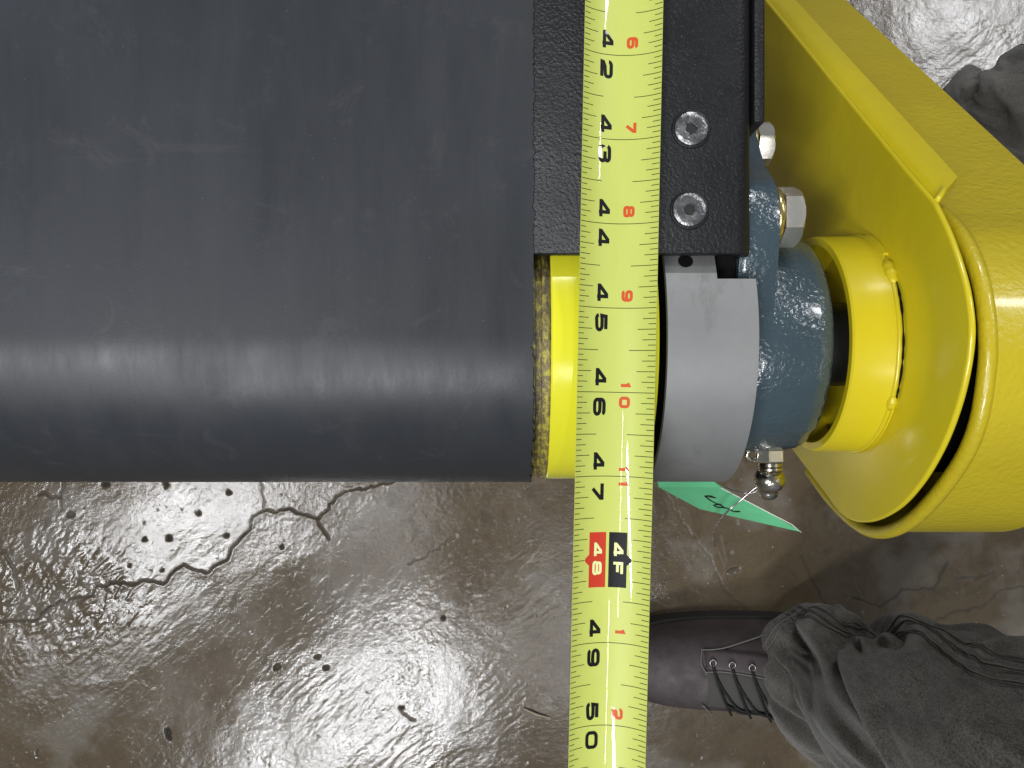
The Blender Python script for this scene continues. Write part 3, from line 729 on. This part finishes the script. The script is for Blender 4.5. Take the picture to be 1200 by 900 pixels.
# ------------------------------------------------------------------ person (legs and boots of the bystander)
per = root('person', (.36, -.02, 0), 'person in charcoal work trousers and dark laced leather boots standing right of the conveyor', 'person')
def surf_noise(a, b, seed): return float(fbm(np.array([a]), np.array([b]), seed, 3)[0])
def leg_mesh(path, seed, seam, nr=230, nt=180, phase=0.):
    """path: list of (x,y,z,r). returns verts, faces, wear, stitches"""
    P = crom([Vector(p[:3]) for p in path], 24); Rr = [v.x for v in crom([Vector((p[3], 0, 0)) for p in path], 24)]
    L = [0]
    for a, b in zip(P[:-1], P[1:]): L.append(L[-1]+(b-a).length)
    tot = L[-1]; ss = np.concatenate([np.linspace(0, .42, int(nr*.75)), np.linspace(.42, tot, nr-int(nr*.75)+1)[1:]])
    cen, rad, tan = [], [], []
    for s in ss:
        i = min(np.searchsorted(L, s, side='right')-1, len(P)-2); f = (s-L[i])/(L[i+1]-L[i]); cen.append(P[i].lerp(P[i+1], f)); rad.append(Rr[i]*(1-f)+Rr[i+1]*f); tan.append((P[min(i+2, len(P)-1)]-P[max(i-1, 0)]).normalized())
    th = np.linspace(0, 2*math.pi, nt, endpoint=False)
    SS, TH = np.meshgrid(ss, th, indexing='ij')
    cx, sx = np.cos(TH), np.sin(TH)
    wp_ = fbm(SS*14+3*cx, 3*sx+SS*5+9, seed, 3)-.5; wq = fbm(SS*9+2.2*cx+7, 2.2*sx+4, seed+9, 3)-.5
    env = np.clip(1.25-SS/.42, .22, 1)*np.clip((SS-.012)/.045, .10, 1)
    g1 = SS*7.5+.75*np.sin(TH+.9+phase)+1.5*wp_+phase; g2 = SS*5.5-.8*np.sin(TH-.5+phase)+1.6*wq+.35; g3 = SS*11+.5*np.sin(2*TH+phase)+2.0*wp_
    f1 = np.sqrt(np.sin(np.pi*g1)**2+.006); f2 = np.sqrt(np.sin(np.pi*g2)**2+.006); f3 = np.sqrt(np.sin(np.pi*g3)**2+.02)
    sel = np.clip((fbm(SS*5+cx*1.1, sx*1.1+3, seed+30, 2)-.5)*4+.5, 0, 1)
    g4 = SS*3.2+1.0*np.sin(TH+2.2+phase)+.9*wq; f4 = np.sqrt(np.sin(np.pi*g4)**2+.002)
    disp = env*(.020*(f1-.6)*(1-sel)+.022*(f2-.6)*sel+.010*(f4-.6)+.0035*(f3-.6)*np.clip(1.3-SS/.12, 0, 1))
    disp += env*.005*(fbm(SS*22+3*cx, 3*sx, seed+40, 3)-.5)
    crest = env*np.clip((np.maximum(f1*(1-sel), f2*sel)-.88)*4, 0, 1)
    hem = np.exp(-((SS-.022)/.0022)**2)*.0009
    disp = disp-hem+(SS < .02)*.0012
    vs = []
    for i in range(len(ss)):
        t = tan[i]; ex = Vector((0,1,0)); ex = (ex-t*ex.dot(t)).normalized(); ey = t.cross(ex)
        for j in range(nt):
            r_ = rad[i]+disp[i, j]; vs.append(cen[i]+ex*(math.cos(th[j])*r_)+ey*(math.sin(th[j])*r_*1.06)-t*(.006*math.cos(th[j]*1-.4)*max(0, 1-ss[i]/.12)))
    n = len(ss)
    fs = [(i*nt+j, i*nt+(j+1) % nt, (i+1)*nt+(j+1) % nt, (i+1)*nt+j) for i in range(n-1) for j in range(nt)]
    lighten = np.clip(crest*.55+np.clip(1.5-SS/.2, 0, 1)*.55*np.clip(fbm(SS*6+cx*1.5, sx*1.5, seed+60, 3)*2.8-.9, 0, 1)*np.clip(.6-.7*cx, 0, 1), 0, .8)  # lightens fold crests and one side of the lower leg
    st = []
    def smo(p, k=3):
        for _ in range(k): p = [p[0]]+[(p[i-1]+p[i]*2+p[i+1])/4 for i in range(1, len(p)-1)]+[p[-1]]
        return p
    def at(s, ang, lift):
        i = min(int(np.searchsorted(ss, s)), n-1); j = int(round(ang/(2*math.pi)*nt)) % nt; p = vs[i*nt+j]; d = (p-cen[i]).normalized(); return p+d*lift
    for off, m in ((-.12, 0), (-.09, 1), (-.02, 0), (.01, 1), (.09, 0), (.12, 1)):
        st.append((smo([at(s, seam+off+.10*math.sin(s*22), .0008) for s in np.arange(.004, .40, .003)]), m))
    for s in (.017, .021): st.append((smo([at(s, a, .0007) for a in np.linspace(0, 2*math.pi, 150)]), 0))
    return vs, fs, lighten.ravel(), st
hip = (.66, -.02)
legA = [(.310,-.290,.078,.064),(.316,-.285,.13,.064),(.326,-.270,.22,.067),(.322,-.248,.33,.074),(.335,-.236,.46,.080),(.40,-.205,.58,.084),(.50,-.155,.72,.092),(.585,-.115,.84,.100),(.60,-.105,.90,.104)]
legB = [(.478,.244,.075,.066),(.474,.234,.13,.068),(.462,.214,.22,.070),(.448,.194,.33,.075),(.440,.190,.46,.080),(.47,.155,.58,.084),(.53,.105,.72,.092),(.59,.065,.84,.100),(.60,.060,.90,.104)]
# one continuous trouser mesh: both legs and the hips
allv, allf, wr = [], [], []; stitches = []
for path, sd, sm_, ph in ((legA, 5, .35, .2), (legB, 17, 0, .9)):
    v, f, w, st = leg_mesh(path, sd, sm_, phase=ph); n = len(allv); allv += v; allf += [tuple(i+n for i in q_) for q_ in f]; wr += list(w); stitches += st
n = len(allv); hv, hf = [], []
rings = [(.80,.075,.135),(.86,.098,.19),(.90,.105,.205),(.96,.112,.205),(1.02,.108,.19),(1.08,.10,.175)]
for z, rx, ry in rings:
    for k in range(48): a = 2*math.pi*k/48; hv.append(Vector((.60+rx*math.cos(a), -.022+ry*math.sin(a), z)))
for i in range(len(rings)-1):
    for k in range(48): hf.append((i*48+k, i*48+(k+1) % 48, (i+1)*48+(k+1) % 48, (i+1)*48+k))
hf += [tuple(range(47, -1, -1)), tuple((len(rings)-1)*48+k for k in range(48))]
allv += hv; allf += [tuple(i+n for i in q_) for q_ in hf]; wr += [0]*len(hv)
tr = mk('trousers', allv, allf, m_denim, per, smooth=True)
at = tr.data.attributes.new('lighten', 'FLOAT', 'POINT'); at.data.foreach_set('value', np.array(wr, dtype=np.float32))
for p, m in stitches: mk('seam_stitching', *tube(p, .00042 if m == 0 else .0003, 5), m_stitchd if m else m_stitch, tr, smooth=True)
# boots: stacked horizontal outlines
def boot(ax_, ay, yaw):
    """ankle centre at (ax_, ay), toe pointing along -x rotated by yaw"""
    ca, sa = math.cos(yaw), math.sin(yaw)
    def W_(x, y, z): return Vector((ax_+x*ca-y*sa, ay+x*sa+y*ca, z))
    def outline(xf, xb, w, wh, z, n=72):
        out = []
        for k in range(n):
            a = 2*math.pi*k/n; c_, s_ = math.cos(a), math.sin(a)
            xm = (xf+xb)/2; hl = (xb-xf)/2
            x = xm+hl*(abs(c_)**.85)*(1 if c_ > 0 else -1)
            f = (x-xf)/(xb-xf); ww = w*(1-f)+wh*f; ww *= (1-.06*math.sin(math.pi*f)) 
            y = ww/2*(abs(s_)**.72)*(1 if s_ > 0 else -1)-.008*(1-f)**2
            out.append(W_(x, y, z))
        return out
    def stack(lv):
        vs, fs = [], []; n = 72
        for l in lv: vs += outline(*l)
        for i in range(len(lv)-1):
            for k in range(n): fs.append((i*n+k, i*n+(k+1) % n, (i+1)*n+(k+1) % n, (i+1)*n+k))
        fs += [tuple(range(n-1, -1, -1)), tuple((len(lv)-1)*n+k for k in range(n))]
        return vs, fs
    sole = [(-.205,.072,.094,.072,.0004),(-.212,.078,.102,.078,.006),(-.214,.080,.106,.080,.022),(-.212,.079,.105,.079,.030),(-.209,.077,.101,.077,.0315)]
    up = [(-.208,.075,.098,.074,.030),(-.209,.075,.100,.074,.040),(-.204,.074,.098,.073,.055),(-.192,.073,.093,.072,.068),(-.170,.072,.086,.071,.079),(-.143,.071,.078,.071,.089),(-.115,.070,.072,.072,.099),(-.090,.069,.070,.074,.110),(-.070,.067,.072,.076,.124),(-.058,.065,.075,.078,.142),(-.052,.063,.078,.080,.165),(-.050,.062,.080,.080,.185)]
    cur = [Vector(l[:3]).to_4d() for l in up]
    import itertools
    P5 = np.array(up); m_ = len(up); dense = []
    for i in range(m_-1):
        p0, p1, p2, p3 = P5[max(i-1,0)], P5[i], P5[i+1], P5[min(i+2, m_-1)]
        for k in range(5):
            t = k/5; dense.append(tuple(.5*(2*p1+(p2-p0)*t+(2*p0-5*p1+4*p2-p3)*t*t+(3*p1-p0-3*p2+p3)*t**3)))
    dense.append(tuple(P5[-1]))
    uv, uf = stack(dense)
    bo = mk('boot', uv, uf, m_boot, per, smooth=True, auto=60)
    bevel(mk('sole', *stack(sole), m_sole, bo, smooth=True, auto=40), .001, 1)
    bv = BVHTree.FromPolygons([tuple(v) for v in uv], uf)
    def on(x, y, lift):
        w = W_(x, y, .5); h = bv.ray_cast(w, (0,0,-1)); 
        if h[0] is None: return Vector((w.x, w.y, .04))
        return h[0]+h[1]*lift
    # lace facing panel edges, tongue, stitches
    tv, tf = [], []
    xs_ = np.linspace(-.123, -.052, 14); ys_ = np.linspace(-.030, .006, 12)
    for a_ in xs_:
        for b_ in ys_: tv.append(on(a_, b_, .0012+.0012*math.sin((b_+.03)/.036*math.pi)))
    for i in range(13):
        for j in range(11): tf.append((i*12+j, i*12+j+1, (i+1)*12+j+1, (i+1)*12+j))
    mk('tongue', tv, tf, m_tongue, bo, smooth=True)
    fv, ff = [], []
    for a_ in xs_:
        for b_ in np.linspace(.006, .024, 6): fv.append(on(a_-.002, b_, .0022))
    for i in range(13):
        for j in range(5): ff.append((i*6+j, i*6+j+1, (i+1)*6+j+1, (i+1)*6+j))
    o_ = mk('eyelet_panel', fv, ff, m_boot, bo, smooth=True); sol = o_.modifiers.new('solid', 'SOLIDIFY'); sol.thickness = .0018
    for pa in ([(-.126,.004),(-.110,.006),(-.080,.006),(-.055,.0055)], [(-.128,.022),(-.110,.024),(-.085,.030),(-.060,.035)], [(-.127,.022),(-.129,.012),(-.124,.002)], [(-.125,-.031),(-.118,-.038)], [(-.128,-.028),(-.120,-.036)]):
        q_ = crom([Vector((a_, b_, 0)) for a_, b_ in pa], 8); mk('stitch', *tube([on(p.x, p.y, .003) for p in q_], .0007, 5), m_stitch, bo, smooth=True)
    ex = [-.118, -.1005, -.083, -.066]
    for e in ex:
        c_ = on(e, .0125, .0034); ring = [c_+Vector((.0031*math.cos(a), .0031*math.sin(a), 0)) for a in np.linspace(0, 2*math.pi, 18)[:-1]]
        mk('eyelet', *tube(ring, .0010, 6, closed=True), m_eyelet, bo, smooth=True)
    ls = []
    for e in ex:
        q_ = crom([Vector((e, .010, 0)), Vector((e+.004, -.004, 0)), Vector((e+.010, -.020, 0)), Vector((e+.018, -.034, 0))], 6)
        ls.append([on(p.x, p.y, .0048) for p in q_])
        q_ = crom([Vector((e+.001, .004, 0)), Vector((e+.010, -.012, 0)), Vector((e+.022, -.026, 0)), Vector((e+.034, -.028, 0))], 6)
        ls.append([on(p.x, p.y, .0038) for p in q_])
    ls.append([on(p.x, p.y, .005) for p in crom([Vector((-.105,-.024,0)), Vector((-.092,-.029,0)), Vector((-.075,-.026,0)), Vector((-.055,-.028,0))], 6)])
    for l in ls: mk('lace', *tube(l, .0013, 7), m_lace, bo, smooth=True)
boot(.318, -.290, 0.0)
boot(.478, .244, -.15)

# ------------------------------------------------------------------ bits on the floor
sp = mk('wood_splinter', *tube([Vector((*fpx(614, 830), .0022)), Vector((*fpx(628, 836), .0028)), Vector((*fpx(645, 841), .0020))], [.0006, .0012, .0005], 6), m_wood)
sp['label'] = 'thin pale wood splinter lying on the floor left of the tape'; sp['category'] = 'splinter'
vs, fs = [], []
for k in range(160):
    u, v = (rng.uniform(0, 660), rng.uniform(570, 900)) if k < 120 else (rng.uniform(760, 1200), rng.uniform(620, 900))
    x, y = fpx(u, v); r_ = rng.uniform(.0005, .0012); b = len(vs); i = np.searchsorted(gx, x); j = np.searchsorted(gy, y); z = Z[j, i]
    for dx, dy, dz in ((1,0,0),(-.5,.9,0),(-.6,-.8,0),(0,0,1)): vs.append((x+dx*r_*rng.uniform(.6,1.4), y+dy*r_*rng.uniform(.6,1.4), z+dz*r_))
    fs += [(b,b+1,b+3),(b+1,b+2,b+3),(b+2,b,b+3)]
gr = mk('floor_grit', vs, fs, m_grit); gr['kind'] = 'stuff'; gr['label'] = 'pale specks of grit scattered on the concrete'
